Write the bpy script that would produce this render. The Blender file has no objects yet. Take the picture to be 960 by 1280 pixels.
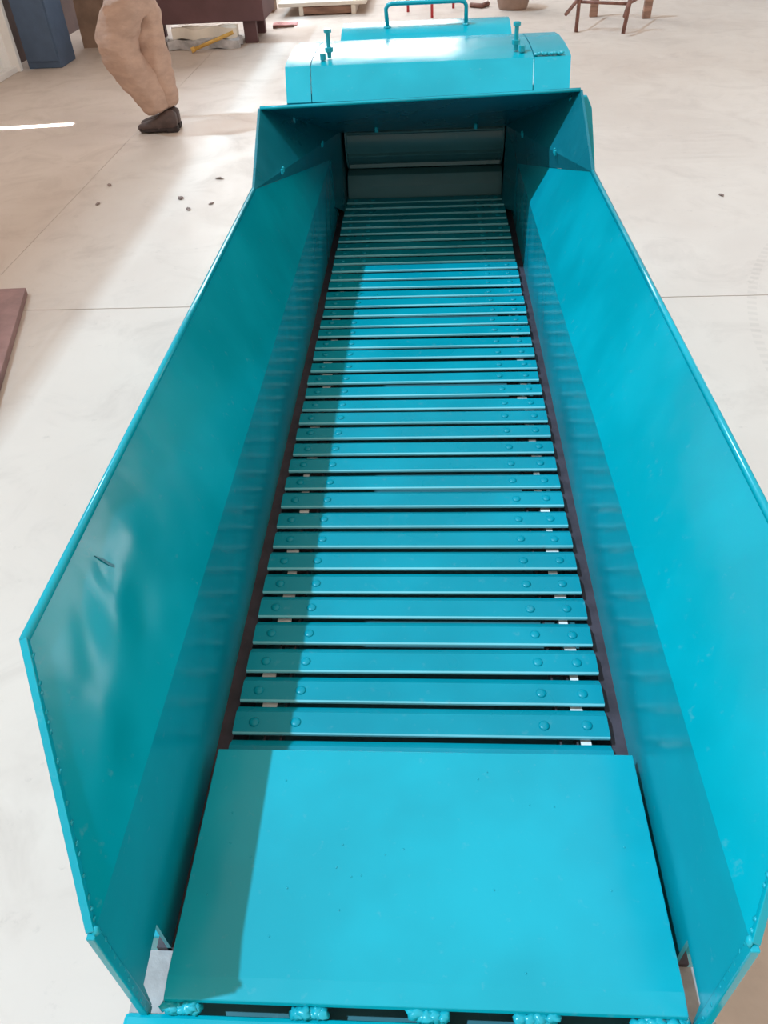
import bpy, bmesh, math, random
from mathutils import Vector, Matrix
random.seed(7)
S = bpy.context.scene
COL = S.collection

# ------------------------------------------------------------------ camera
FLOOR_TO_BELT = 0.62          # belt height above the floor, metres
cam_data = bpy.data.cameras.new('camera')
cam = bpy.data.objects.new('camera', cam_data)
COL.objects.link(cam)
S.camera = cam
cam_data.sensor_fit = 'VERTICAL'
cam_data.sensor_height = 36.0
cam_data.lens = 36.0 * 960.0 / 1280.0
cam_data.clip_start = 0.02
pitch, yaw, roll = 0.7277, -0.0821, -0.0588
fw = Vector((math.sin(yaw) * math.cos(pitch), math.cos(yaw) * math.cos(pitch), -math.sin(pitch)))
rt = Vector((math.cos(yaw), -math.sin(yaw), 0))
up = rt.cross(fw)
r2 = rt * math.cos(roll) + up * math.sin(roll)
u2 = -rt * math.sin(roll) + up * math.cos(roll)
m3 = Matrix((r2, u2, -fw)).transposed()
cam.matrix_world = Matrix.Translation((0.0187, -0.6166, 0.9861 + FLOOR_TO_BELT)) @ m3.to_4x4()

# ------------------------------------------------------------------ world, lamps, exposure
world = bpy.data.worlds.new('world')
S.world = world
world.use_nodes = True
bg = world.node_tree.nodes['Background']
bg.inputs[0].default_value = (1.0, 0.83, 0.69, 1)
bg.inputs[1].default_value = 1.04

# sunlight from the front left, over the left wall
key = bpy.data.lights.new('sun', 'SUN')
key.energy = 4.1
key.color = (0.50, 0.78, 1.0)
key.angle = math.radians(1.2)
ko = bpy.data.objects.new('sun', key)
ko.rotation_euler = Vector((0.515, 0.08, -1.0)).to_track_quat('-Z', 'Y').to_euler()
ko.location = (-3, -1, 5)
COL.objects.link(ko)

# unseen area light added above the floor to draw its bright streak
streak = bpy.data.lights.new('floor_streak_light', 'AREA')
streak.shape = 'RECTANGLE'
streak.size = 0.62
streak.size_y = 0.05
streak.spread = math.radians(2.0)
streak.energy = 9
go = bpy.data.objects.new('floor_streak_light', streak)
go.location = (-3.05, 5.66, 1.6)
go.rotation_euler = (0, 0, math.radians(4.5))
COL.objects.link(go)

S.view_settings.view_transform = 'Standard'
S.view_settings.look = 'None'
S.view_settings.gamma = 1.0
S.view_settings.use_curve_mapping = False
S.view_settings.exposure = 0.0

# ------------------------------------------------------------------ materials
def new_mat(name):
    m = bpy.data.materials.new(name)
    m.use_nodes = True
    nt = m.node_tree
    return m, nt, nt.nodes['Principled BSDF']

def link(nt, a, b):
    nt.links.new(a, b)

def noise(nt, scale, detail=4, rough=0.55, coord=None, dist=0.0):
    n = nt.nodes.new('ShaderNodeTexNoise')
    n.inputs['Scale'].default_value = scale
    n.inputs['Detail'].default_value = detail
    n.inputs['Roughness'].default_value = rough
    n.inputs['Distortion'].default_value = dist
    if coord is not None:
        link(nt, coord, n.inputs['Vector'])
    return n

def ramp(nt, src, stops):
    r = nt.nodes.new('ShaderNodeValToRGB')
    els = r.color_ramp.elements
    r.color_ramp.interpolation = 'EASE'
    while len(els) < len(stops):
        els.new(0.5)
    for e, (p, c) in zip(els, stops):
        e.position = p
        e.color = (*c, 1) if len(c) == 3 else c
    link(nt, src, r.inputs['Fac'])
    return r

def mix(nt, fac, a, b, mode='MIX'):
    n = nt.nodes.new('ShaderNodeMixRGB')
    n.blend_type = mode
    for sock, v in ((n.inputs[0], fac), (n.inputs[1], a), (n.inputs[2], b)):
        if isinstance(v, (int, float)):
            sock.default_value = v
        elif isinstance(v, tuple):
            sock.default_value = (*v, 1)
        else:
            link(nt, v, sock)
    return n.outputs[0]

def math_n(nt, op, a, b=None, c=None):
    n = nt.nodes.new('ShaderNodeMath')
    n.operation = op
    for i, v in enumerate((a, b, c)):
        if v is None:
            continue
        if isinstance(v, (int, float)):
            n.inputs[i].default_value = v
        else:
            link(nt, v, n.inputs[i])
    return n.outputs[0]

def geo_pos(nt):
    return nt.nodes.new('ShaderNodeNewGeometry').outputs['Position']

def bump(nt, height, strength, dist=0.01):
    b = nt.nodes.new('ShaderNodeBump')
    b.inputs['Strength'].default_value = strength
    b.inputs['Distance'].default_value = dist
    link(nt, height, b.inputs['Height'])
    return b.outputs[0]

def paint_mat(name, col, rough=0.3, wave=0.25, dust=0.12):
    m, nt, p = new_mat(name)
    pos = geo_pos(nt)
    n1 = noise(nt, 5, 3, 0.5, pos)
    n2 = noise(nt, 60, 3, 0.6, pos)
    d = ramp(nt, n1.outputs[0], [(0.35, tuple(c * 0.9 for c in col)), (0.7, tuple(min(1, c * 1.06) for c in col))])
    dd = ramp(nt, n2.outputs[0], [(0.62, (0, 0, 0)), (0.8, (dust, dust, dust))])
    c = mix(nt, dd.outputs[0], d.outputs[0], (0.28, 0.40, 0.42))
    link(nt, c, p.inputs['Base Color'])
    rr = ramp(nt, n1.outputs[0], [(0.3, (rough * 0.85,) * 3), (0.75, (rough * 1.2,) * 3)])
    link(nt, rr.outputs[0], p.inputs['Roughness'])
    n3 = noise(nt, 9, 2, 0.4, pos)
    n4 = noise(nt, 420, 2, 0.5, pos)
    h = math_n(nt, 'ADD', n3.outputs[0], math_n(nt, 'MULTIPLY', n4.outputs[0], 0.012))
    link(nt, bump(nt, h, wave, 0.012), p.inputs['Normal'])
    p.inputs['Specular IOR Level'].default_value = 0.36
    return m

TEAL = (0.0, 0.330, 0.410)
M = {}
M['paint'] = paint_mat('teal_gloss_paint', TEAL, 0.21, 0.22)
M['slat'] = paint_mat('teal_slat_paint', (0.0, 0.258, 0.328), 0.30, 0.15, 0.14)
M['slat'].node_tree.nodes['Principled BSDF'].inputs['Specular IOR Level'].default_value = 0.25
M['weld'] = paint_mat('teal_weld_paint', (0.008, 0.36, 0.44), 0.25, 0.6, 0.3)
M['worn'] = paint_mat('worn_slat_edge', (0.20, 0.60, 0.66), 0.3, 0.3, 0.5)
M['hood'] = paint_mat('shade_darkened_teal', (0.005, 0.165, 0.21), 0.3, 0.2)  # teal paint darkened to carry the shade inside the hood
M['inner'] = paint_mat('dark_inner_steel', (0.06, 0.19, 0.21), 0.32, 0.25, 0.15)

def simple_mat(name, col, rough=0.6, metal=0.0, var=0.2, scale=6, bumps=0.2, stretch=None):
    m, nt, p = new_mat(name)
    pos = geo_pos(nt)
    if stretch:
        mp = nt.nodes.new('ShaderNodeMapping')
        mp.inputs['Scale'].default_value = stretch
        link(nt, pos, mp.inputs['Vector'])
        pos = mp.outputs[0]
    n = noise(nt, scale, 5, 0.6, pos)
    r = ramp(nt, n.outputs[0], [(0.3, tuple(c * (1 - var) for c in col)), (0.7, tuple(min(1, c * (1 + var)) for c in col))])
    link(nt, r.outputs[0], p.inputs['Base Color'])
    p.inputs['Roughness'].default_value = rough
    p.inputs['Metallic'].default_value = metal
    if bumps:
        link(nt, bump(nt, n.outputs[0], bumps, 0.01), p.inputs['Normal'])
    return m

M['steel'] = simple_mat('bare_steel_chain', (0.85, 0.80, 0.76), 0.4, 0.0, 0.1, 30)
M['gap_grey'] = simple_mat('gap_strip_grey', (0.33, 0.31, 0.30), 0.5, 0.0, 0.15, 25)
M['chain'] = simple_mat('oily_dark_chain', (0.06, 0.05, 0.055), 0.5, 0.3, 0.3, 40)
M['rubber'] = simple_mat('dark_frame_rail', (0.05, 0.035, 0.045), 0.55, 0.0, 0.3, 20)
M['maroon'] = simple_mat('maroon_primer', (0.125, 0.058, 0.062), 0.6, 0, 0.12, 3)
M['blue'] = simple_mat('blue_locker_paint', (0.07, 0.112, 0.185), 0.55, 0, 0.15, 3)
M['white_sheet'] = simple_mat('white_corrugated_sheet', (0.86, 0.84, 0.82), 0.4, 0, 0.06, 2, 0.1)
M['white_sheet2'] = simple_mat('pale_wrapped_slab', (0.45, 0.43, 0.43), 0.6, 0, 0.3, 9)
M['pale_board'] = simple_mat('pale_cream_board', (0.80, 0.72, 0.62), 0.6, 0, 0.06, 3)
M['yellow'] = simple_mat('yellow_pole_paint', (0.62, 0.36, 0.08), 0.5, 0, 0.15, 20)
M['cardboard'] = simple_mat('brown_cardboard', (0.30, 0.20, 0.145), 0.8, 0, 0.2, 5)
M['darkbrown'] = simple_mat('dark_brown_panel', (0.115, 0.07, 0.065), 0.6, 0, 0.2, 4)
M['wood'] = simple_mat('worn_brown_timber', (0.30, 0.17, 0.12), 0.75, 0, 0.3, 6, 0.3, (1, 1, 6))
M['rust'] = simple_mat('rusty_brown_steel', (0.22, 0.10, 0.075), 0.75, 0, 0.3, 18)
M['rustplate'] = simple_mat('rust_primer_plate', (0.27, 0.145, 0.13), 0.65, 0, 0.2, 7)
M['red'] = simple_mat('red_paint', (0.55, 0.045, 0.05), 0.5, 0, 0.1, 10)
M['pink'] = simple_mat('faded_red_cloth', (0.55, 0.25, 0.23), 0.9, 0, 0.2, 20)
M['tub'] = simple_mat('brown_plastic_tub', (0.33, 0.22, 0.17), 0.5, 0, 0.15, 6)
M['stone'] = simple_mat('dark_floor_debris', (0.24, 0.165, 0.14), 0.9, 0, 0.3, 40)
M['trouser'] = simple_mat('khaki_trouser_cloth', (0.50, 0.335, 0.26), 0.9, 0, 0.10, 9, 1.0, (1, 1, 2.2))
M['shirt'] = simple_mat('grey_work_shirt', (0.16, 0.17, 0.19), 0.9, 0, 0.15, 12, 0.3)
M['skin'] = simple_mat('skin', (0.45, 0.26, 0.18), 0.55, 0, 0.06, 20, 0.05)
M['hair'] = simple_mat('dark_hair', (0.015, 0.012, 0.01), 0.6, 0, 0.3, 60, 0.5)
M['shoe'] = simple_mat('brown_shoe_leather', (0.085, 0.055, 0.05), 0.6, 0, 0.2, 25)
M['sole'] = simple_mat('dark_shoe_sole', (0.035, 0.024, 0.024), 0.8, 0, 0.2, 25)
M['wallgrey'] = simple_mat('shade_frame_grey', (0.45, 0.42, 0.39), 0.85, 0, 0.08, 1.2)

# panes of the assumed, unseen windows; they glow to give the machine's reflections
m, nt, p = new_mat('assumed_glow_pane')
p.inputs['Base Color'].default_value = (0.8, 0.85, 0.9, 1)
p.inputs['Roughness'].default_value = 0.2
p.inputs['Emission Color'].default_value = (0.95, 0.98, 1.0, 1)
p.inputs['Emission Strength'].default_value = 9.0
M['pane'] = m
m2 = m.copy()  # same pane with a weaker glow, for a fainter reflection
m2.name = 'assumed_dim_pane'
m2.node_tree.nodes['Principled BSDF'].inputs['Emission Strength'].default_value = 5.5
M['pane_dim'] = m2

# dusty concrete floor: tan dust, pale worn areas, smudges, faint tyre track
m, nt, p = new_mat('dusty_concrete')
pos = geo_pos(nt)
nb = noise(nt, 0.55, 4, 0.6, pos, 0.4)
nm = noise(nt, 2.6, 5, 0.65, pos, 0.8)
nf = noise(nt, 14, 5, 0.7, pos)
base = ramp(nt, nb.outputs[0], [(0.30, (0.55, 0.452, 0.388)), (0.70, (0.62, 0.525, 0.455))])
smu = ramp(nt, nm.outputs[0], [(0.46, (0, 0, 0)), (0.78, (0.42, 0.42, 0.42))])
c1 = mix(nt, smu.outputs[0], base.outputs[0], (0.38, 0.30, 0.255))
sp = ramp(nt, nf.outputs[0], [(0.60, (0, 0, 0)), (0.80, (0.45, 0.45, 0.45))])
c2 = mix(nt, sp.outputs[0], c1, (0.30, 0.23, 0.20))
# tyre track: a gently curved ribbed band
sep = nt.nodes.new('ShaderNodeSeparateXYZ')
link(nt, pos, sep.inputs[0])
CX, CY, CR = 3.71, 1.85, 2.42
dx = math_n(nt, 'SUBTRACT', sep.outputs[0], CX)
dy = math_n(nt, 'SUBTRACT', sep.outputs[1], CY)
rr = math_n(nt, 'SQRT', math_n(nt, 'ADD', math_n(nt, 'MULTIPLY', dx, dx), math_n(nt, 'MULTIPLY', dy, dy)))
off = math_n(nt, 'ABSOLUTE', math_n(nt, 'SUBTRACT', rr, CR - 0.02))
band = math_n(nt, 'LESS_THAN', off, 0.019)
ang = math_n(nt, 'ARCTAN2', dy, dx)
rib = math_n(nt, 'GREATER_THAN', math_n(nt, 'SINE', math_n(nt, 'MULTIPLY', ang, 300)), -0.1)
near = math_n(nt, 'MULTIPLY', math_n(nt, 'LESS_THAN', sep.outputs[1], 4.4), math_n(nt, 'LESS_THAN', sep.outputs[0], CX))
trk = math_n(nt, 'MULTIPLY', math_n(nt, 'MULTIPLY', band, rib), math_n(nt, 'MULTIPLY', near, 0.24))
trk = math_n(nt, 'MULTIPLY', trk, nm.outputs[0])
c3 = mix(nt, trk, c2, (0.24, 0.18, 0.155))
link(nt, c3, p.inputs['Base Color'])
rf = ramp(nt, nm.outputs[0], [(0.3, (0.42, 0.42, 0.42)), (0.7, (0.62, 0.62, 0.62))])
link(nt, rf.outputs[0], p.inputs['Roughness'])
p.inputs['Specular IOR Level'].default_value = 0.35
link(nt, bump(nt, math_n(nt, 'ADD', nm.outputs[0], math_n(nt, 'MULTIPLY', nf.outputs[0], 0.3)), 0.12, 0.01), p.inputs['Normal'])
M['floor'] = m

# ------------------------------------------------------------------ mesh helpers
class MB:
    def __init__(self):
        self.v = []
        self.f = []
    def add(self, vs, fs):
        o = len(self.v)
        self.v += [tuple(x) for x in vs]
        self.f += [tuple(i + o for i in f) for f in fs]
        return self
    def box(self, x0, x1, y0, y1, z0, z1):
        vs = [(x, y, z) for z in (z0, z1) for y in (y0, y1) for x in (x0, x1)]
        return self.add(vs, [(0, 2, 3, 1), (4, 5, 7, 6), (0, 1, 5, 4), (2, 6, 7, 3), (0, 4, 6, 2), (1, 3, 7, 5)])
    def slab(self, poly, off):
        """solid from a polygon and an offset vector"""
        n = len(poly)
        off = Vector(off)
        vs = [Vector(q) for q in poly] + [Vector(q) + off for q in poly]
        fs = [tuple(range(n))[::-1], tuple(range(n, 2 * n))]
        for i in range(n):
            j = (i + 1) % n
            fs.append((i, j, n + j, n + i))
        return self.add(vs, fs)
    def grid(self, fn, nu, nv, off):
        """thick sheet over fn(u, v)"""
        off = Vector(off)
        top = [Vector(fn(i / nu, j / nv)) for j in range(nv + 1) for i in range(nu + 1)]
        n = len(top)
        fs = []
        W = nu + 1
        for j in range(nv):
            for i in range(nu):
                a = j * W + i
                fs.append((a, a + 1, a + W + 1, a + W))
                fs.append((n + a, n + a + W, n + a + W + 1, n + a + 1))
        rim = [i for i in range(nu)] + [j * W + nu for j in range(nv)] + [nv * W + i for i in range(nu, 0, -1)] + [j * W for j in range(nv, 0, -1)]
        for k in range(len(rim)):
            a, b = rim[k], rim[(k + 1) % len(rim)]
            fs.append((b, a, n + a, n + b))
        return self.add(top + [q + off for q in top], fs)
    def prism_x(self, prof, x0, x1):
        """profile of (y, z) extruded along x"""
        return self.slab([(x0, y, z) for y, z in prof], (x1 - x0, 0, 0))
    def tube(self, path, r, seg=10, cap=True):
        path = [Vector(q) for q in path]
        rs = r if isinstance(r, (list, tuple)) else [r] * len(path)
        rings = []
        ref = None
        for i, q in enumerate(path):
            if i == 0: t = path[1] - path[0]
            elif i == len(path) - 1: t = path[-1] - path[-2]
            else: t = (path[i + 1] - path[i]).normalized() + (path[i] - path[i - 1]).normalized()
            t.normalize()
            if ref is None:
                ref = Vector((0, 0, 1)) if abs(t.z) < 0.9 else Vector((1, 0, 0))
            a = t.cross(ref).normalized()
            b = a.cross(t).normalized()
            ref = b
            rings.append([q + (a * math.cos(2 * math.pi * k / seg) + b * math.sin(2 * math.pi * k / seg)) * rs[i] for k in range(seg)])
        vs = [w for rg in rings for w in rg]
        fs = []
        for i in range(len(rings) - 1):
            for k in range(seg):
                k2 = (k + 1) % seg
                fs.append((i * seg + k, i * seg + k2, (i + 1) * seg + k2, (i + 1) * seg + k))
        if cap:
            fs.append(tuple(range(seg))[::-1])
            fs.append(tuple((len(rings) - 1) * seg + k for k in range(seg)))
        return self.add(vs, fs)
    def lathe(self, prof, seg=16, c=(0, 0, 0)):
        """(r, z) profile turned about z"""
        n = len(prof)
        vs = [(c[0] + r * math.cos(2 * math.pi * k / seg), c[1] + r * math.sin(2 * math.pi * k / seg), c[2] + z) for k in range(seg) for r, z in prof]
        fs = []
        for k in range(seg):
            k2 = (k + 1) % seg
            for i in range(n - 1):
                fs.append((k * n + i, k2 * n + i, k2 * n + i + 1, k * n + i + 1))
        fs.append(tuple(k * n for k in range(seg))[::-1])
        fs.append(tuple(k * n + n - 1 for k in range(seg)))
        return self.add(vs, fs)
    def blob(self, c, rx, ry, rz, seg=8, rings=5, jit=0.15):
        vs = []
        for i in range(1, rings):
            t = math.pi * i / rings
            for k in range(seg):
                a = 2 * math.pi * k / seg
                j = 1 + random.uniform(-jit, jit)
                vs.append((c[0] + rx * j * math.sin(t) * math.cos(a), c[1] + ry * j * math.sin(t) * math.sin(a), c[2] + rz * j * math.cos(t)))
        vs += [(c[0], c[1], c[2] + rz), (c[0], c[1], c[2] - rz)]
        n = (rings - 1) * seg
        fs = []
        for i in range(rings - 2):
            for k in range(seg):
                k2 = (k + 1) % seg
                fs.append((i * seg + k, (i + 1) * seg + k, (i + 1) * seg + k2, i * seg + k2))
        for k in range(seg):
            k2 = (k + 1) % seg
            fs.append((n, k, k2))
            fs.append((n + 1, (rings - 2) * seg + k2, (rings - 2) * seg + k))
        return self.add(vs, fs)
    def mesh(self, name, mat, smooth=False):
        me = bpy.data.meshes.new(name)
        me.from_pydata(self.v, [], self.f)
        bm = bmesh.new()
        bm.from_mesh(me)
        bmesh.ops.recalc_face_normals(bm, faces=bm.faces)
        bm.to_mesh(me)
        bm.free()
        if smooth:
            for q in me.polygons:
                q.use_smooth = True
        me.materials.append(mat)
        return me

def wloc(o):
    v = Vector(o.location)
    return v + wloc(o.parent) if o.parent else v

def put(name, mb, mat, parent=None, loc=(0, 0, 0), smooth=False, bevel=0.0, auto=None):
    """link one mesh object; loc is a world position"""
    me = mb if isinstance(mb, bpy.types.Mesh) else mb.mesh(name, mat, smooth or auto is not None)
    o = bpy.data.objects.new(name, me)
    COL.objects.link(o)
    o.location = Vector(loc)
    if parent:
        o.location = Vector(loc) - wloc(parent)
        o.parent = parent
    if bevel:
        b = o.modifiers.new('bevel', 'BEVEL')
        b.width = bevel
        b.segments = 2
        b.limit_method = 'ANGLE'
        b.angle_limit = math.radians(35)
    if auto is not None:
        me.set_sharp_from_angle(angle=math.radians(auto))
    return o

def tag(o, label=None, cat=None, group=None, kind=None):
    for k, v in (('label', label), ('category', cat), ('group', group), ('kind', kind)):
        if v:
            o[k] = v
    return o

def thing(name, label, cat, loc=(0, 0, 0), group=None):
    o = bpy.data.objects.new(name, None)
    o.empty_display_size = 0.1
    COL.objects.link(o)
    o.location = loc
    return tag(o, label, cat, group)

# ------------------------------------------------------------------ the setting
JOINT = 2.60
floor = put('floor', MB().box(-6, 8, -5, 14, -0.2, -0.012), M['floor'])
tag(floor, 'dusty tan concrete hall floor with a straight slab joint', kind='structure')
for xa, xb in ((-6, -2.1512), (-2.1488, 8)):
    put('floor_slab', MB().box(xa, xb, -5, JOINT - 0.0028, -0.012, 0), M['floor'], floor)
    put('floor_slab', MB().box(xa, xb, JOINT + 0.0028, 14, -0.012, 0), M['floor'], floor)

# left wall: white corrugated sheet
mb = MB()
prof = []
y = -5.0
while y < 7.60:
    prof += [(-4.02, y), (-4.02, y + 0.075), (-3.985, y + 0.10), (-3.985, y + 0.175)]
    y += 0.20
poly = [(x, yy, 0.0) for x, yy in prof] + [(-4.06, prof[-1][1], 0.0), (-4.06, -5.0, 0.0)]
mb.slab(poly, (0, 0, 2.2))
wl = tag(put('wall_left', mb, M['white_sheet']), 'white corrugated sheet wall with upright ribs', kind='structure')
put('edge_trim', MB().box(-4.03, -3.90, 7.56, 7.62, 0, 2.2), M['white_sheet'], wl, bevel=0.006)
put('rear_section', MB().box(-4.12, -4.06, 7.62, 13.4, 0, 2.2), M['darkbrown'], wl)
put('sill', MB().box(-4.03, -3.93, -5, 7.56, 0, 0.05), M['white_sheet'], wl, bevel=0.006)
# unseen slats added above the left wall to grade the floor's shade, sparser upwards
zz = 2.22
while zz < 5.0:
    cover_ = 1.0 - (zz - 2.2) / 2.8
    hgt = 0.09 * cover_
    if hgt > 0.006:
        put('shade_slat', MB().box(-4.04, -4.02, -5, 13.4, zz, zz + hgt), M['white_sheet'], wl)
    zz += 0.09
for yy in (-5, 13.3):
    put('shade_slat_post', MB().box(-4.10, -4.04, yy, yy + 0.06, 2.2, 5.3), M['white_sheet'], wl)
# unseen battens added to shade the far floor, closer together towards the back
shade_fr = tag(put('shade_frame', MB().box(-4.1, 7.7, 13.2, 13.5, 5.3, 5.5), M['wallgrey']), kind='structure')
yy = 2.7
while yy < 13.0:
    wdt = 0.08 * min(0.5, 0.5 * (yy - 2.6) / 3.6)
    if wdt > 0.003: put('shade_batten', MB().box(-4.1, 7.7, yy, yy + wdt, 5.30, 5.33), M['wallgrey'], shade_fr)
    yy += 0.08
for x in (7.66,):
    put('shade_rafter', MB().box(x - 0.04, x + 0.04, 3.2, 13.2, 5.33, 5.45), M['wallgrey'], shade_fr)
tag(put('wall_right', MB().box(7.6, 7.8, -5, 14, 0, 5), M['wallgrey']), kind='structure')
wb = tag(put('wall_back', MB().box(-6, 7.6, 13.4, 13.6, 0, 6), M['wallgrey']), kind='structure')
for i, x in enumerate((-4.3, -2.35, -0.45)):  # assumed on the back wall, unseen, for the glare on the housing top
    w = tag(put('assumed_window_%d' % (i + 1), MB().box(x - 0.93, x + 0.93, 13.34, 13.40, 1.7, 5.2), M['wallgrey']), kind='structure')
    for a in (-1, 1):
        for zz in (1.78, 3.48):
            put('pane', MB().box(x + a * 0.45 - 0.40, x + a * 0.45 + 0.40, 13.325, 13.345, zz, zz + 1.62), M['pane'], w)

w = tag(put('assumed_window_4', MB().box(7.54, 7.60, 4.7, 7.6, 1.0, 3.2), M['wallgrey']), kind='structure')  # another, out of view, assumed for the reflection on the left flare
for ya in (4.85, 6.2):
    for zz in (1.08, 2.12):
        put('pane', MB().box(7.525, 7.545, ya, ya + 1.25, zz, zz + 0.98), M['pane_dim'], w)

# ------------------------------------------------------------------ the wood chipper with its slat conveyor
B = FLOOR_TO_BELT
def z_(q): return (q[0], q[1], q[2] + B)
chip = thing('wood_chipper', 'large teal wood chipper with a slatted feed conveyor between flared side walls', 'wood chipper', (0, 1.0, 0))
T = 0.005
PITCH = 0.056
NS = 39

# slats: one mesh shared by all, four domed rivets each
sp_prof = [(0.0, -0.006), (0.0, -0.0022), (0.0018, 0.0), (0.0355, 0.0005), (0.0495, -0.0080), (0.0495, -0.0128), (0.0345, -0.0045), (0.003, -0.006)]
smesh = MB().prism_x(sp_prof, -0.275, 0.275).mesh('slat', M['slat'])
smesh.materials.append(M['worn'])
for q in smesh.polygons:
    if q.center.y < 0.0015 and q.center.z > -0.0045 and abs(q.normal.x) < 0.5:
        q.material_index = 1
rmesh = MB().lathe([(0.0080, -0.001), (0.0080, 0.0010), (0.0068, 0.0022), (0.0042, 0.0031), (0.0012, 0.0034)], 12).mesh('rivet', M['slat'], True)
for n in range(-1, NS):
    jz = random.uniform(-0.0012, 0.0012)
    s = put('slat', smesh, None, chip, (random.uniform(-0.0015, 0.0015), n * PITCH + random.uniform(-0.001, 0.001), B + jz))
    s.rotation_euler = (random.uniform(-0.03, 0.02), random.uniform(-0.002, 0.002), random.uniform(-0.0025, 0.0025))
    for x in (-0.247, -0.184, 0.184, 0.245):
        r = bpy.data.objects.new('rivet', rmesh)
        COL.objects.link(r)
        r.parent = s
        r.location = (x + random.uniform(-0.002, 0.002), 0.019 + random.uniform(-0.001, 0.001), 0.0)

nb_ = MB()
for i in range(22):
    nb_.blob((random.uniform(-0.26, 0.27), random.uniform(-0.33, -0.06), B + 0.0302), 0.0014, 0.0014, 0.0008, 6, 4, 0.2)
# chains and tabs that carry the slats
for sx in (-1, 1):
    mb = MB()
    tb = MB()
    for n in range(NS):
        y0 = n * PITCH
        for dx_ in (-0.012, 0.012):
            mb.box(sx * 0.217 + dx_ - 0.0015, sx * 0.217 + dx_ + 0.0015, y0 - 0.012, y0 + 0.05, B - 0.036, B - 0.014)
        mb.tube([(sx * 0.217 - 0.014, y0 + 0.02, B - 0.025), (sx * 0.217 + 0.014, y0 + 0.02, B - 0.025)], 0.008, 8)
        if random.random() < 0.8:
            w_ = random.uniform(0.006, 0.012)
            xc = sx * 0.236 + random.uniform(-0.006, 0.006)
            tb.box(xc - w_, xc + w_, y0 - 0.012, y0 + 0.006, B - 0.0155, B - 0.0135)
    ch = put('drive_chain', mb, M['chain'], chip)
    tag(put('chain_tab', tb, M['steel'], ch), 'bright bare steel tabs under the slat ends', kind='stuff')
    # dark slide rail between slat ends and wall
    put('slide_rail', MB().box(min(sx * 0.279, sx * 0.318), max(sx * 0.279, sx * 0.318), -0.285, 2.12, B - 0.11, B - 0.022), M['rubber'], chip)
    put('gap_strip', MB().box(min(sx * 0.284, sx * 0.335), max(sx * 0.284, sx * 0.335), -0.36, -0.2855, B - 0.06, B - 0.03), M['gap_grey'], chip)  # grey strip added over the bright floor, to read as shaded floor
    put('frame_beam', MB().box(min(sx * 0.318, sx * 0.36), max(sx * 0.318, sx * 0.36), -0.26, 2.3, B - 0.16, B - 0.06), M['paint'], chip, bevel=0.004)
    put('front_leg', MB().box(min(sx * 0.318, sx * 0.368), max(sx * 0.318, sx * 0.368), -0.10, -0.05, 0.008, B - 0.16), M['paint'], chip, bevel=0.004)
    put('foot_plate', MB().box(min(sx * 0.29, sx * 0.39), max(sx * 0.29, sx * 0.39), -0.14, -0.01, 0.0, 0.008), M['paint'], chip)
put('belly_pan', MB().box(-0.318, 0.318, -0.27, 2.2, B - 0.17, B - 0.16), M['inner'], chip)

# feed plate at the mouth, its front lip bent down
pp = [(-0.045, 0.030), (-0.330, 0.030), (-0.352, 0.0255), (-0.354, 0.020), (-0.332, 0.025), (-0.045, 0.025)]
put('feed_plate', MB().prism_x([(a, b + B) for a, b in pp], -0.281, 0.291), M['paint'], chip, bevel=0.001)
tag(put('paint_nib', nb_, M['weld'], chip, smooth=True), kind='stuff')
put('front_crossbeam', MB().box(-0.325, 0.335, -0.46, -0.362, B - 0.085, B + 0.014), M['paint'], chip, bevel=0.006)
put('slot_backing', MB().box(-0.262, 0.272, -0.361, -0.20, B - 0.09, B - 0.02), M['inner'], chip)
for xa, xb in ((-0.279, -0.243), (-0.135, -0.101), (-0.006, 0.033), (0.110, 0.150), (0.235, 0.289)):
    mb = MB()
    n = max(5, int((xb - xa) / 0.0045))
    for i in range(n):
        mb.blob((xa + (xb - xa) * (i + 0.5) / n, -0.357 + random.uniform(-0.002, 0.002), B + 0.0165 + random.uniform(-0.0025, 0.0025)), 0.0085, 0.0068, 0.0042, 9, 6, 0.35)
    put('weld_bead', mb, M['weld'], chip, smooth=True)

# trough walls -------------------------------------------------------------
def lerp(a, b, t): return tuple(p_ + (q_ - p_) * t for p_, q_ in zip(a, b))
walls = {
    -1: dict(x=-0.300, cf=(-0.300, -0.352, 0.220), cb=(-0.300, 1.97, 0.195), tf=(-0.400, -0.126, 0.375), A=(-0.3855, 1.185, 0.375), Bp=(-0.427, 1.584, 0.447), C=(-0.278, 2.10, 0.240)),
    1: dict(x=0.300, cf=(0.300, -0.350, 0.234), cb=(0.300, 1.97, 0.165), tf=(0.408, -0.126, 0.375), A=(0.390, 1.234, 0.375), Bp=(0.404, 1.584, 0.463), C=(0.268, 2.10, 0.243)),
}
def dent(u, v, s):
    """inward push of the sheet: a few knocks and a slight wave"""
    yy = u
    d = 0.0012 * math.sin(9 * u + 2 * v) * math.sin(math.pi * v)
    if s < 0:
        for (cu, cv, ru, rv, h) in ((0.105, 0.60, 0.030, 0.22, 0.0035), (0.075, 0.62, 0.022, 0.2, -0.0035), (0.135, 0.42, 0.02, 0.16, -0.0025), (0.17, 0.68, 0.025, 0.2, 0.003), (0.055, 0.35, 0.02, 0.16, 0.0025), (0.12, 0.74, 0.010, 0.10, -0.0028)):
            d += h * math.exp(-((u - cu) / ru) ** 2 - ((v - cv) / rv) ** 2)
    else:
        d += 0.001 * math.exp(-((u - 0.45) / 0.05) ** 2 - ((v - 0.4) / 0.2) ** 2)
    return d
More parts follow.
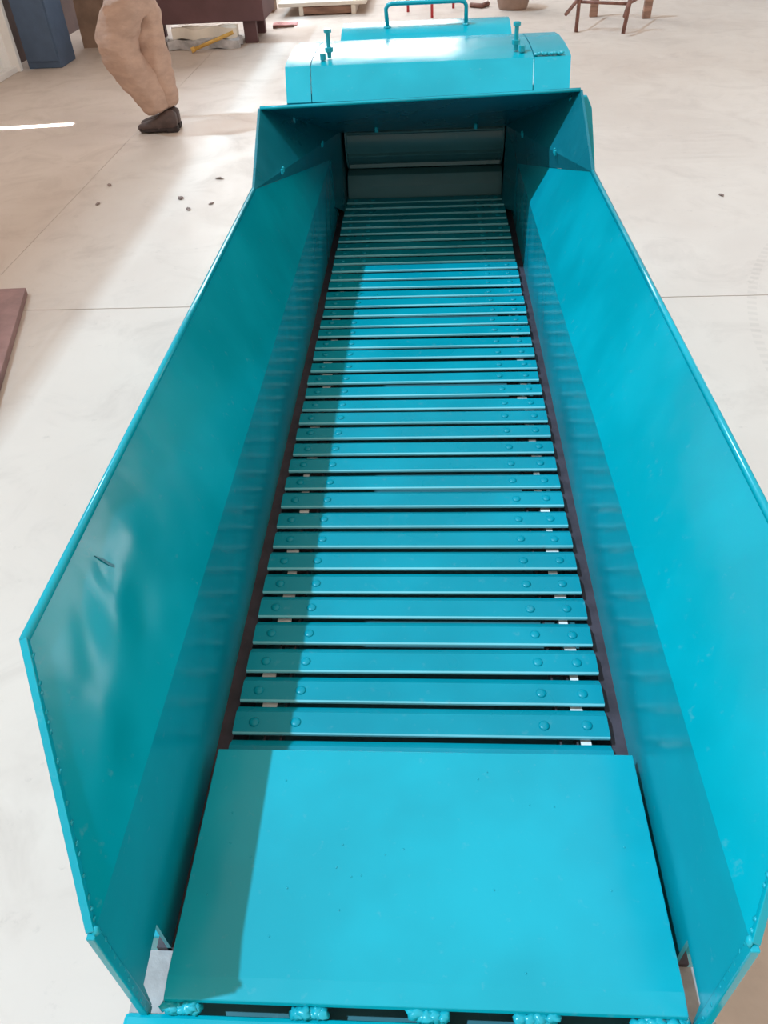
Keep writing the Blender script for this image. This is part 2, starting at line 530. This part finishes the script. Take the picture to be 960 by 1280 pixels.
for s, w in walls.items():
    x = w['x']
    cf, cb, tf, A, Bp, C = (Vector(w[k]) for k in ('cf', 'cb', 'tf', 'A', 'Bp', 'C'))
    # lower upright sheet
    low = [(x, -0.352, 0.0), cf, cb, (x, 2.12, cb.z * 0.9), (x, 2.12, -0.055), (x, -0.285, -0.055), (x, -0.285, 0.052), (x, -0.345, 0.046)]
    put('lower_side_sheet', MB().slab([z_(q) for q in low], (s * T, 0, 0)), M['paint'], chip)
    # flared upper sheet
    nrm = (cb - cf).cross(tf - cf).normalized()
    if nrm.x * s > 0: nrm = -nrm
    def fn(u, v, cf=cf, cb=cb, tf=tf, A=A, nrm=nrm, s=s):
        lo = cf.lerp(cb, u)
        hi = tf.lerp(A, u)
        return Vector(z_(lo.lerp(hi, v))) + nrm * dent(u, v, s)
    put('flared_side_sheet', MB().grid(fn, 120, 24, -nrm * T), M['paint'], chip, auto=40)
    # folded rim along the top
    put('top_rim', MB().tube([z_(tf + Vector((s * 0.002, -0.004, 0))), z_(A + Vector((s * 0.002, 0, 0)))], 0.0055, 8), M['paint'], chip, smooth=True)
    # flat bar along the front edge
    side = (tf - cf).normalized()
    out = side.cross(Vector((1, 0, 0))).normalized()
    if out.y > 0: out = -out
    mb = MB()
    q0, q1 = cf - out * 0.002, tf - out * 0.002
    mb.slab([z_(q) for q in (q0 + nrm * 0.002, q1 + nrm * 0.002, q1 - nrm * 0.010, q0 - nrm * 0.010)], out * 0.008)
    lo0 = Vector((x, -0.366, 0.002))
    mb.slab([z_(q) for q in (lo0 + Vector((-s * 0.002, 0.012, 0)), cf + Vector((-s * 0.002, 0.004, 0)), cf + Vector((s * 0.007, 0.004, 0)), lo0 + Vector((s * 0.007, 0.012, 0)))], (0, -0.012, 0))
    eb = put('edge_bar', mb, M['paint'], chip, bevel=0.0015)
    mb = MB()
    for i in range(30):
        t = i / 29
        if random.random() < 0.55 or t < 0.1:
            q = cf.lerp(tf, t) + nrm * 0.002
            mb.blob(z_(q), 0.0018, 0.0032, 0.0022, 6, 4, 0.4)
    for i in range(12):
        q = lo0.lerp(cf, (i + 0.5) / 12) + Vector((-s * 0.001, 0.003, 0))
        mb.blob(z_(q), 0.0018, 0.003, 0.003, 6, 4, 0.4)
    mb.blob(z_(cf + nrm * 0.002), 0.004, 0.005, 0.006, 8, 5, 0.2)
    tag(put('weld_seam', mb, M['weld'], eb, smooth=True), kind='stuff')
    # hood side panel, angled in to the throat
    D = Vector((s * 0.300, 1.97, cb.z))
    E_ = Vector((C.x, 2.10, -0.02))
    off = (s * 0.006, 0.001, 0)
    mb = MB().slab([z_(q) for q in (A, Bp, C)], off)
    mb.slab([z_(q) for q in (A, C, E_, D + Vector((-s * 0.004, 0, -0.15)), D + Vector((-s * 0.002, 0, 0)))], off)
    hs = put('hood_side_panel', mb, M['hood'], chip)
    # small bolts along its seam
    for t_ in ((0.24, 0.71) if s < 0 else (0.33, 0.73)):
        q = A.lerp(C, t_)
        mb = MB()
        for k in (-0.009, 0.009):
            mb.lathe([(0.0035, -0.003), (0.0035, 0.008), (0.0018, 0.010)], 6, (q.x - s * 0.005, q.y + k, B + q.z))
        put('bolt', mb, M['weld'], hs)
L_, R_ = walls[-1], walls[1]
sn = Vector((0.84, 0.0, 0.542)) * 0.0034
pts = [Vector(q) + sn for q in ((-0.3854, 0.0163, 0.3505), (-0.379, 0.0215, 0.3405), (-0.3737, 0.0225, 0.332), (-0.366, 0.0270, 0.320), (-0.361, 0.0275, 0.312), (-0.366, 0.0225, 0.320), (-0.3737, 0.0185, 0.332), (-0.380, 0.0172, 0.342))]
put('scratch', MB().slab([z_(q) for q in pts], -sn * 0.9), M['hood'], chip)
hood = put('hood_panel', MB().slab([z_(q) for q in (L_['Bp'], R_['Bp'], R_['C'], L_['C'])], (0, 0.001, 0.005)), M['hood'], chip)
put('lip_edge', MB().tube([z_(lerp(L_['Bp'], R_['Bp'], t)) for t in (0.0, 0.06, 0.3, 0.7, 0.94, 1.0)], 0.0045, 8), M['paint'], hood, smooth=True)
for px_, t in ((-0.152, 0.86), (0.165, 0.86)):
    a = lerp(lerp(L_['Bp'], R_['Bp'], 0.5), lerp(L_['C'], R_['C'], 0.5), t)
    put('bolt', MB().lathe([(0.007, -0.014), (0.007, 0.0), (0.004, 0.002)], 6, (px_, a[1], B + a[2])), M['weld'], hood)

# throat: cheeks, feed roller, sill
for s in (-1, 1):
    put('throat_cheek', MB().box(min(s * 0.279, s * 0.287), max(s * 0.279, s * 0.287), 2.10, 2.5, B - 0.1, B + 0.30), M['inner'], chip)
put('throat_back', MB().box(-0.287, 0.287, 2.46, 2.47, B - 0.1, B + 0.30), M['inner'], chip)
put('throat_sill', MB().prism_x([(2.176, B - 0.006), (2.182, B + 0.035), (2.200, B + 0.068), (2.235, B + 0.078), (2.40, B + 0.08), (2.40, B + 0.0), (2.19, B - 0.01)], -0.272, 0.272), M['inner'], chip, bevel=0.002)
mb = MB()
RC = (2.245, B + 0.183)
seg = 40
mb.tube([(-0.268, *RC), (0.268, *RC)], 0.088, seg)
rol = put('feed_roller', mb, M['inner'], chip, auto=40)
for k in range(8):
    a = math.radians(248 + 45 * k)
    ca, sa = math.cos(a), math.sin(a)
    t1 = Vector((0, ca, sa)); t2 = Vector((0, -sa, ca))
    c0 = Vector((-0.268, RC[0], RC[1]))
    pts = [c0 + t1 * 0.084 + t2 * 0.005, c0 + t1 * 0.100 + t2 * 0.003, c0 + t1 * 0.100 - t2 * 0.003, c0 + t1 * 0.084 - t2 * 0.005]
    put('roller_bar', MB().slab(pts, (0.536, 0, 0)), M['inner'], rol, bevel=0.001)
for s in (-1, 1):
    put('roller_flange', MB().tube([(s * 0.262, *RC), (s * 0.268, *RC)], 0.1, 32), M['inner'], rol)

# housing over the drum
cover = [(1.755, 0.507), (1.79, 0.512), (1.90, 0.514), (2.00, 0.511), (2.10, 0.501), (2.18, 0.485), (2.28, 0.44), (2.38, 0.38)]
XL, XR = -0.376, 0.398
def cov_z(y):
    for (a, b), (c, d) in zip(cover, cover[1:]):
        if a <= y <= c: return b + (d - b) * (y - a) / (c - a)
    return cover[-1][1]
SL, SR = -0.306, 0.300
for nm_, xa, xb in (('cover_side_plate', XL, SL - 0.0012), ('cover_plate', SL + 0.0012, SR - 0.0012), ('cover_side_plate', SR + 0.0012, XR)):
    pr = [(1.664, 0.438)] + [(a - 0.005 if i == 0 else a, b) for i, (a, b) in enumerate(cover)] + [(a - 0.002, b - 0.006) for a, b in reversed(cover[1:])] + [(1.757, 0.500), (1.669, 0.433)]
    mb = MB().prism_x([(a, b + B) for a, b in pr], xa, xb)
    mb.v = [(q[0] * 0.978, q[1], q[2]) if q[1] < 1.7 else q for q in mb.v]     # the skirt draws in a little
    put(nm_, mb, M['paint'], chip, auto=30)
for xs in (XL + 0.004, XR - 0.010):
    poly = [(xs, 1.76, B + 0.36)] + [(xs, a + (0.01 if i == 0 else 0), B + b - 0.007) for i, (a, b) in enumerate(cover)] + [(xs, 2.75, B + 0.30), (xs, 2.75, 0.10), (xs, 1.76, 0.10)]
    put('housing_side', MB().slab(poly, (0.006, 0, 0)), M['paint'], chip)
put('housing_back', MB().box(XL + 0.01, XR - 0.01, 2.74, 2.75, 0.10, B + 0.30), M['paint'], chip)
put('base_frame', MB().box(XL - 0.02, XR + 0.02, 1.75, 2.80, 0.0, 0.10), M['paint'], chip, bevel=0.01)
put('rear_deck', MB().box(XL + 0.01, XR - 0.01, 2.36, 2.74, B + 0.28, B + 0.30), M['paint'], chip)
mb = MB()
for i in range(9):
    mb.blob((SR + 0.006 + i * 0.0085, 1.757, B + 0.512 + random.uniform(-0.001, 0.002)), 0.006, 0.006, 0.004, 7, 4, 0.3)
put('weld_bead', mb, M['weld'], chip, smooth=True)
# right flange behind the hood
fl = [(0.385, 0.438), (0.430, 0.440), (0.446, 0.410), (0.476, 0.25), (0.486, 0.0), (0.385, 0.0)]
put('side_flange', MB().slab([(a, 1.62, B + b) for a, b in fl], (0, 0.012, 0)), M['paint'], chip, bevel=0.003)

# second cover with its handle
c2 = [(2.16, 0.458), (2.19, 0.484), (2.225, 0.498), (2.27, 0.506), (2.33, 0.508), (2.40, 0.498), (2.46, 0.472), (2.52, 0.42), (2.56, 0.36), (2.58, 0.29), (2.40, 0.29), (2.25, 0.42)]
upc = put('drum_cover', MB().prism_x([(a, b + B) for a, b in c2], -0.262, 0.277), M['paint'], chip, auto=30)
hx0, hx1, hy = -0.117, 0.136, 2.26
hz = 0.503 + B
path = [(hx0 + 0.003, hy, hz - 0.006), (hx0, hy, hz + 0.035), (hx0 - 0.001, hy, hz + 0.052), (hx0 + 0.006, hy, hz + 0.062), (hx0 + 0.02, hy, hz + 0.0655),
        (hx1 - 0.02, hy, hz + 0.0655), (hx1 - 0.006, hy, hz + 0.062), (hx1, hy, hz + 0.052), (hx1, hy, hz + 0.03), (hx1, hy, hz - 0.006)]
put('handle', MB().tube(path, 0.0065, 10), M['paint'], upc, smooth=True)
mb = MB()
for hx in (hx0 + 0.002, hx1):
    for k in range(6):
        a = k * math.pi / 3
        mb.blob((hx + 0.007 * math.cos(a), hy + 0.007 * math.sin(a), hz + 0.001), 0.005, 0.005, 0.005, 6, 4, 0.2)
put('handle_weld', mb, M['weld'], upc, smooth=True)

# clamp bolts on the cover
def hexrod(mb, c, r, z0, z1): mb.lathe([(r, z0), (r, z1)], 6, (c[0], c[1], 0))
for x, y, z0, z1, nx in ((-0.257, 1.80, 0.515, 0.584, -0.274), (0.254, 1.80, 0.515, 0.582, 0.270)):
    mb = MB()
    mb.lathe([(0.0058, B + z0), (0.0058, B + z1 - 0.006)], 10, (x, y, 0))
    st = put('clamp_bolt', mb, M['weld'], chip, smooth=False)
    mb = MB(); hexrod(mb, (x, y), 0.0105, B + z1 - 0.009, B + z1); put('bolt_head', mb, M['weld'], st, bevel=0.001)
    mb = MB(); hexrod(mb, (x, y), 0.0115, B + z0 + 0.014, B + z0 + 0.026); put('lock_nut', mb, M['weld'], st, bevel=0.001)
    mb = MB(); hexrod(mb, (nx, y - 0.012), 0.0085, B + z0 - 0.002, B + z0 + 0.014); put('side_nut', mb, M['weld'], st, bevel=0.001)

# ------------------------------------------------------------------ background things
# rust plate lying on the floor at the left
pa = [(-1.917, 2.766), (-1.55, 1.40), (-2.45, 1.20), (-2.85, 2.72)]
rp = put('steel_plate', MB().slab([(a, b, 0.0) for a, b in pa], (0, 0, 0.035)), M['rustplate'], bevel=0.003)
tag(rp, 'flat reddish brown steel plate lying on the floor beside the conveyor', 'plate')

# blue locker
lk = thing('locker', 'blue steel locker standing at the end of the white corrugated wall', 'locker', (-3.69, 7.85, 0))
put('body', MB().box(-3.86, -3.53, 7.66, 8.05, 0.0, 1.8), M['blue'], lk, bevel=0.008)
put('door', MB().box(-3.845, -3.545, 7.645, 7.66, 0.06, 1.76), M['blue'], lk, bevel=0.004)
put('handle', MB().box(-3.58, -3.565, 7.625, 7.645, 0.9, 1.05), M['steel'], lk)

# brown stack behind the person
cb_ = thing('cardboard_sheet', 'tan cardboard sheet leaning upright next to the blue locker', 'cardboard', (-3.55, 8.5, 0))
put('sheet', MB().slab([(-3.62, 8.55, 0), (-3.34, 8.55, 0), (-3.36, 8.75, 1.3), (-3.66, 8.75, 1.3)], (0, 0.012, 0)), M['cardboard'], cb_)
put('fold', MB().slab([(-3.34, 8.55, 0), (-3.28, 8.62, 0), (-3.30, 8.8, 1.3), (-3.36, 8.75, 1.3)], (0.0, 0.012, 0)), M['cardboard'], cb_)
dk = thing('cabinet', 'dark brown cabinet standing between the cardboard sheet and the person', 'cabinet', (-3.3, 9.0, 0))
put('body', MB().box(-3.52, -3.10, 8.86, 9.3, 0.06, 1.2), M['darkbrown'], dk, bevel=0.006)
put('door', MB().box(-3.50, -3.32, 8.845, 8.86, 0.10, 1.16), M['darkbrown'], dk, bevel=0.004)
put('door', MB().box(-3.30, -3.12, 8.845, 8.86, 0.10, 1.16), M['darkbrown'], dk, bevel=0.004)
put('plinth', MB().box(-3.50, -3.12, 8.90, 9.28, 0.0, 0.06), M['darkbrown'], dk)

# maroon bench
bn = thing('steel_bench', 'maroon painted steel bench with wide plate legs', 'bench', (-2.3, 8.7, 0))
put('top_box', MB().box(-3.02, -1.64, 8.40, 9.1, 0.20, 0.72), M['maroon'], bn, bevel=0.006)
put('bench_top', MB().box(-3.06, -1.60, 8.36, 9.14, 0.72, 0.75), M['maroon'], bn, bevel=0.004)
for x0 in (-2.97, -1.875):
    for y0 in (8.46, 8.96):
        put('leg', MB().box(x0, x0 + 0.13, y0, y0 + 0.08, 0, 0.20), M['maroon'], bn, bevel=0.004)

# pale slab under the bench, in two layers
sl = thing('wrapped_slab', 'pale grey wrapped slab lying under the maroon bench', 'slab', (-2.2, 8.5, 0))
def wav(x0, x1, y0, y1, z0, z1):
    def fn(u, v):
        return (x0 + (x1 - x0) * u + 0.012 * math.sin(9 * v), y0 + (y1 - y0) * v + 0.02 * math.sin(13 * u), z1 + 0.012 * math.sin(11 * u + 5 * v))
    return MB().grid(fn, 16, 8, (0, 0, z0 - z1))
put('lower_layer', wav(-2.62, -1.90, 8.22, 8.42, 0.0, 0.08), M['white_sheet2'], sl, auto=40)
put('upper_layer', wav(-2.58, -1.93, 8.30, 8.42, 0.08, 0.175), M['pale_board'], sl, auto=40)
yp = thing('pole', 'yellow pole lying slantwise against the pale wrapped slab', 'pole', (-2.34, 8.08, 0))
put('shaft', MB().tube([(-2.33, 8.08, 0.03), (-1.93, 8.20, 0.145)], 0.017, 10), M['yellow'], yp, smooth=True)
put('end_cap', MB().tube([(-2.35, 8.072, 0.026), (-2.315, 8.085, 0.036)], 0.024, 10), M['yellow'], yp)

# pale board on brown timbers
tb_ = thing('low_rack', 'low brown timber rack with pale end feet', 'rack', (-1.15, 9.9, 0))
put('front_beam', MB().box(-1.45, -0.86, 9.88, 9.93, 0.01, 0.085), M['wood'], tb_, bevel=0.004)
put('rear_beam', MB().box(-1.45, -0.86, 10.55, 10.60, 0.01, 0.085), M['wood'], tb_, bevel=0.004)
for x in (-1.47, -0.86):
    put('foot', MB().box(x - 0.02, x + 0.03, 9.86, 10.62, 0, 0.095), M['pale_board'], tb_, bevel=0.004)
bd = put('board', MB().box(-1.72, -0.70, 9.84, 10.9, 0.095, 0.135), M['pale_board'], bevel=0.006)
tag(bd, 'large pale cream board lying flat on the low timber rack', 'board')
cx_ = thing('carton', 'small brown carton on the floor between the maroon bench and cream board', 'carton', (-1.95, 10.3, 0))
put('box', MB().box(-2.08, -1.84, 10.2, 10.45, 0, 0.22), M['cardboard'], cx_, bevel=0.004)
put('flap', MB().slab([(-2.08, 10.2, 0.22), (-1.84, 10.2, 0.22), (-1.84, 10.08, 0.25), (-2.08, 10.08, 0.25)], (0, 0, 0.006)), M['cardboard'], cx_)
def cloth(u, v):
    return (-1.72 + 0.27 * u, 9.30 + 0.16 * v + 0.03 * math.sin(6 * u), 0.012 + 0.012 * math.sin(17 * u + 3 * v) * math.sin(math.pi * v))
rg = put('rag', MB().grid(cloth, 14, 8, (0, 0, -0.008)), M['pink'], auto=60)
tag(rg, 'faded red rag lying crumpled on the floor near the maroon bench', 'rag')
rd = put('rod', MB().tube([(-1.70, 9.19, 0.012), (-1.60, 9.20, 0.014), (-1.47, 9.23, 0.012)], 0.012, 8), M['rust'], smooth=True)
tag(rd, 'short dark rusty rod on the floor next to the red rag', 'rod')

# red stand
rs = thing('stand', 'thin legged red steel stand behind the teal handle', 'stand', (-0.1, 9.7, 0))
for (x, y) in ((-0.223, 9.835), (0.051, 9.43), (0.30, 9.95), (-0.02, 10.3)):
    put('leg', MB().tube([(x, y, 0), (x, y, 0.42)], 0.015, 8), M['red'], rs, smooth=True)
put('frame', MB().tube([(-0.223, 9.835, 0.42), (0.051, 9.43, 0.42), (0.30, 9.95, 0.42), (-0.02, 10.3, 0.42), (-0.223, 9.835, 0.42)], 0.014, 8), M['red'], rs)

# tub
tu = thing('tub', 'round brown plastic tub standing on the floor behind the chipper', 'tub', (0.97, 9.78, 0))
put('bowl', MB().lathe([(0.155, 0.0), (0.165, 0.02), (0.215, 0.20), (0.235, 0.30), (0.222, 0.30), (0.20, 0.20), (0.15, 0.03)], 28, (0.97, 9.78, 0)), M['tub'], tu, smooth=True)
put('rim', MB().tube([(0.97 + 0.235 * math.cos(a * math.pi / 14), 9.78 + 0.235 * math.sin(a * math.pi / 14), 0.30) for a in range(29)], 0.012, 6), M['tub'], tu, smooth=True)
wh = put('pipe', MB().tube([(0.50, 9.95, 0.025), (0.62, 9.86, 0.025), (0.70, 9.99, 0.025)], 0.025, 10), M['rust'], smooth=True)
tag(wh, 'bent dark rusty pipe on the floor beside the brown tub', 'pipe')

# rusty trestle
tr = thing('trestle', 'rusty steel trestle with thin front legs and thick rear posts', 'trestle', (1.85, 8.6, 0))
def bar(name, a, b, r, mat='rust', sides=8, parent=tr):
    return put(name, MB().tube([a, b], r, sides), M[mat], parent, smooth=sides > 6)
bar('front_leg', (1.477, 8.335, 0), (1.49, 8.42, 0.50), 0.018)
bar('front_leg', (1.905, 8.165, 0), (1.97, 8.25, 0.50), 0.019)
for (x, y) in ((1.76, 9.08), (2.27, 8.87)):
    put('rear_post', MB().slab([(x - 0.04, y - 0.03, 0), (x + 0.04, y - 0.03, 0), (x + 0.05, y + 0.03, 0), (x - 0.04, y + 0.03, 0)], (0.01, 0.02, 0.5)), M['wood'], tr, bevel=0.005)
bar('rail', (1.48, 8.39, 0.245), (1.945, 8.22, 0.235), 0.014)
bar('rail', (1.945, 8.22, 0.24), (2.24, 8.80, 0.24), 0.012)
bar('rail', (1.48, 8.40, 0.25), (1.76, 9.0, 0.25), 0.012)
bar('rail', (1.76, 9.08, 0.25), (2.27, 8.87, 0.25), 0.014)
bar('brace', (1.345, 8.25, 0.165), (1.485, 8.40, 0.275), 0.017)
bar('brace', (1.865, 8.02, 0.165), (1.965, 8.25, 0.36), 0.017)
bar('top_bar', (1.42, 8.44, 0.50), (2.04, 8.22, 0.50), 0.02)
bar('top_bar', (1.70, 9.12, 0.50), (2.34, 8.88, 0.50), 0.02)

# bits of debris on the floor
for (x, y, r) in ((-1.99, 4.27, 0.022), (-1.96, 3.95, 0.02), (-1.47, 4.0, 0.03), (-1.38, 3.82, 0.024), (-1.26, 3.90, 0.018), (-1.30, 4.33, 0.025), (1.63, 3.80, 0.02), (1.93, 3.70, 0.026), (1.86, 3.56, 0.016)):
    d = put('floor_debris', MB().blob((0, 0, r * 0.22), r, r * 0.55, r * 0.2, 7, 4, 0.35), M['stone'], loc=(x, y, 0))
    d.rotation_euler = (0, 0, random.uniform(0, 3))
    tag(d, 'small dark chip of debris lying on the dusty floor', 'debris', 'chips on the floor')

# ------------------------------------------------------------------ the person walking by
pe = thing('person', 'person in khaki trousers and brown shoes walking past the maroon bench', 'person', (-1.95, 5.40, 0))
def skin(name, joints, bones, mat, root=0, sub=2, disp=0.0, dscale=0.12):
    me = bpy.data.meshes.new(name)
    bm = bmesh.new()
    lay = bm.verts.layers.skin.verify()
    bv = []
    for i, j in enumerate(joints):
        q = bm.verts.new(j[:3])
        q[lay].radius = (j[3], j[4] if len(j) > 4 else j[3])
        q[lay].use_root = (i == root)
        bv.append(q)
    for a_, b_ in bones:
        bm.edges.new((bv[a_], bv[b_]))
    bm.to_mesh(me)
    bm.free()
    me.materials.append(mat)
    o = bpy.data.objects.new(name, me)
    COL.objects.link(o)
    o.parent = pe
    o.location = -wloc(pe)
    sk = o.modifiers.new('skin', 'SKIN')
    sk.use_smooth_shade = True
    ss = o.modifiers.new('subsurf', 'SUBSURF')
    ss.levels = ss.render_levels = sub
    if disp:
        t = bpy.data.textures.new(name + '_folds', 'CLOUDS')
        t.noise_scale = dscale
        dm = o.modifiers.new('folds', 'DISPLACE')
        dm.texture = t
        dm.strength = disp
        dm.texture_coords = 'LOCAL'
    return o
PX, PY = -1.95, 5.40
# body: pelvis, spine, head, arms, hands' roots and legs as one surface (facing -x)
J = [
    (-1.97, 5.46, 0.93, 0.13), (-1.99, 5.46, 1.12, 0.12), (-2.03, 5.46, 1.32, 0.14), (-2.05, 5.46, 1.43, 0.10), (-2.06, 5.46, 1.50, 0.052), (-2.08, 5.46, 1.55, 0.055),
    (-2.10, 5.46, 1.63, 0.088), (-2.105, 5.46, 1.71, 0.07),
    (-2.04, 5.27, 1.40, 0.06), (-1.97, 5.23, 1.14, 0.042), (-2.16, 5.21, 1.10, 0.032), (-2.23, 5.21, 1.10, 0.034),
    (-2.04, 5.65, 1.40, 0.06), (-2.12, 5.69, 1.14, 0.042), (-2.30, 5.70, 1.00, 0.032), (-2.36, 5.70, 0.97, 0.034),
    (-1.99, 5.36, 0.86, 0.085), (-2.13, 5.37, 0.56, 0.06), (-1.955, 5.39, 0.14, 0.038),
    (-1.97, 5.54, 0.86, 0.085), (-1.94, 5.52, 0.54, 0.06), (-1.88, 5.48, 0.14, 0.038),
]
Bn = [(0, 1), (1, 2), (2, 3), (3, 4), (4, 5), (5, 6), (6, 7), (3, 8), (8, 9), (9, 10), (10, 11), (3, 12), (12, 13), (13, 14), (14, 15), (0, 16), (16, 17), (17, 18), (0, 19), (19, 20), (20, 21)]
body = skin('body', J, Bn, M['skin'])
# fingers and face features belong to the body: small skinned pieces rooted in it
for hx, hy, hz, s in ((-2.23, 5.21, 1.10, -1), (-2.36, 5.70, 0.97, 1)):
    mb = MB()
    for k, (dy_, ln) in enumerate(((-0.030, 0.070), (-0.010, 0.082), (0.010, 0.078), (0.030, 0.060))):
        mb.tube([(hx + 0.005, hy + dy_ * 0.8, hz - 0.005), (hx - ln * 0.45, hy + dy_, hz - ln * 0.45), (hx - ln * 0.55, hy + dy_, hz - ln * 0.95)], [0.0095, 0.009, 0.0075], 8)
    mb.tube([(hx, hy - s * 0.02, hz + 0.01), (hx - 0.035, hy - s * 0.045, hz + 0.0), (hx - 0.055, hy - s * 0.045, hz - 0.02)], [0.011, 0.010, 0.008], 8)
    put('fingers', mb, M['skin'], body, smooth=True)
mb = MB()
mb.blob((-2.195, 5.46, 1.625), 0.022, 0.016, 0.026, 8, 6, 0.02)
for s in (-1, 1):
    mb.blob((-2.095, 5.46 + s * 0.088, 1.63), 0.018, 0.012, 0.034, 8, 6, 0.02)
put('nose_and_ears', mb, M['skin'], body, smooth=True)
mb = MB()
for s in (-1, 1):
    mb.blob((-2.178, 5.46 + s * 0.032, 1.652), 0.01, 0.013, 0.008, 8, 5, 0)
mb.blob((-2.178, 5.46, 1.578), 0.008, 0.024, 0.006, 8, 5, 0)
put('eyes_and_mouth', mb, M['sole'], body, smooth=True)
put('hair', MB().blob((-2.085, 5.46, 1.675), 0.105, 0.098, 0.098, 16, 10, 0.03), M['hair'], pe, smooth=True)
# trousers: pelvis and two baggy legs
Jt = [(-1.965, 5.46, 0.97, 0.155), (-1.965, 5.46, 0.90, 0.16),
      (-1.995, 5.37, 0.80, 0.130), (-2.125, 5.37, 0.62, 0.150), (-2.115, 5.37, 0.52, 0.150), (-2.025, 5.385, 0.34, 0.135), (-1.950, 5.395, 0.19, 0.105), (-1.940, 5.395, 0.125, 0.092),
      (-1.96, 5.54, 0.80, 0.135), (-1.935, 5.52, 0.60, 0.125), (-1.925, 5.50, 0.42, 0.112), (-1.895, 5.475, 0.22, 0.098), (-1.885, 5.465, 0.13, 0.088)]
Bt = [(0, 1), (1, 2), (2, 3), (3, 4), (4, 5), (5, 6), (6, 7), (1, 8), (8, 9), (9, 10), (10, 11), (11, 12)]
skin('trousers', Jt, Bt, M['trouser'], 0, 3, 0.05, 0.09)
Js = [(-1.97, 5.46, 0.94, 0.165), (-1.99, 5.46, 1.12, 0.15), (-2.03, 5.46, 1.32, 0.165), (-2.05, 5.46, 1.43, 0.10), (-2.06, 5.46, 1.475, 0.066),
      (-2.04, 5.27, 1.40, 0.08), (-1.97, 5.23, 1.14, 0.065), (-2.12, 5.215, 1.105, 0.05), (-2.04, 5.65, 1.40, 0.08), (-2.12, 5.69, 1.14, 0.065), (-2.25, 5.70, 1.04, 0.05)]
Bs = [(0, 1), (1, 2), (2, 3), (3, 4), (3, 5), (5, 6), (6, 7), (3, 8), (8, 9), (9, 10)]
skin('shirt', Js, Bs, M['shirt'], 0, 2, 0.03, 0.12)
# shoes: lofted sections along the foot, toe towards -x
def shoe(x0, y0, z0, pitch_):
    secs = [(0.00, 0.034, 0.020, 0.115), (0.03, 0.042, 0.0, 0.135), (0.09, 0.043, 0.0, 0.125), (0.14, 0.044, 0.0, 0.088), (0.20, 0.050, 0.0, 0.068), (0.25, 0.046, 0.0, 0.055), (0.285, 0.030, 0.006, 0.040)]
    vs = []
    for (d_, w_, zb, zt) in secs:
        for a in range(12):
            t = 2 * math.pi * a / 12
            cy, cz = math.cos(t), math.sin(t)
            zz = (zb + zt) / 2 + (zt - zb) / 2 * (abs(cz) ** 0.6) * (1 if cz >= 0 else -1)
            yy = w_ * (abs(cy) ** 0.6) * (1 if cy >= 0 else -1) * (0.72 if cz > 0.6 else 1)
            vs.append((-d_, yy, zz))
    n = len(secs)
    fs = [(i * 12 + a, i * 12 + (a + 1) % 12, (i + 1) * 12 + (a + 1) % 12, (i + 1) * 12 + a) for i in range(n - 1) for a in range(12)]
    fs += [tuple(range(12))[::-1], tuple((n - 1) * 12 + a for a in range(12))]
    mb = MB().add(vs, fs)
    o = put('shoe', mb, M['shoe'], pe, (x0, y0, z0), smooth=True)
    o.rotation_euler = (0, pitch_, 0)
    so = MB()
    so.slab([(0.004, -0.030, 0), (0.004, 0.030, 0), (-0.06, 0.042, 0), (-0.13, 0.040, 0), (-0.21, 0.050, 0), (-0.27, 0.038, 0), (-0.292, 0.0, 0), (-0.27, -0.038, 0), (-0.21, -0.050, 0), (-0.13, -0.040, 0), (-0.06, -0.042, 0)], (0, 0, 0.022))
    so.slab([(0.002, -0.030, -0.012), (0.002, 0.030, -0.012), (-0.075, 0.040, -0.012), (-0.075, -0.040, -0.012)], (0, 0, 0.014))
    s = bpy.data.objects.new('sole', so.mesh('sole', M['sole']))
    COL.objects.link(s)
    s.parent = o
    return o
shoe(-1.825, 5.395, 0.014, 0.0)
shoe(-1.83, 5.495, 0.016, 0.0)
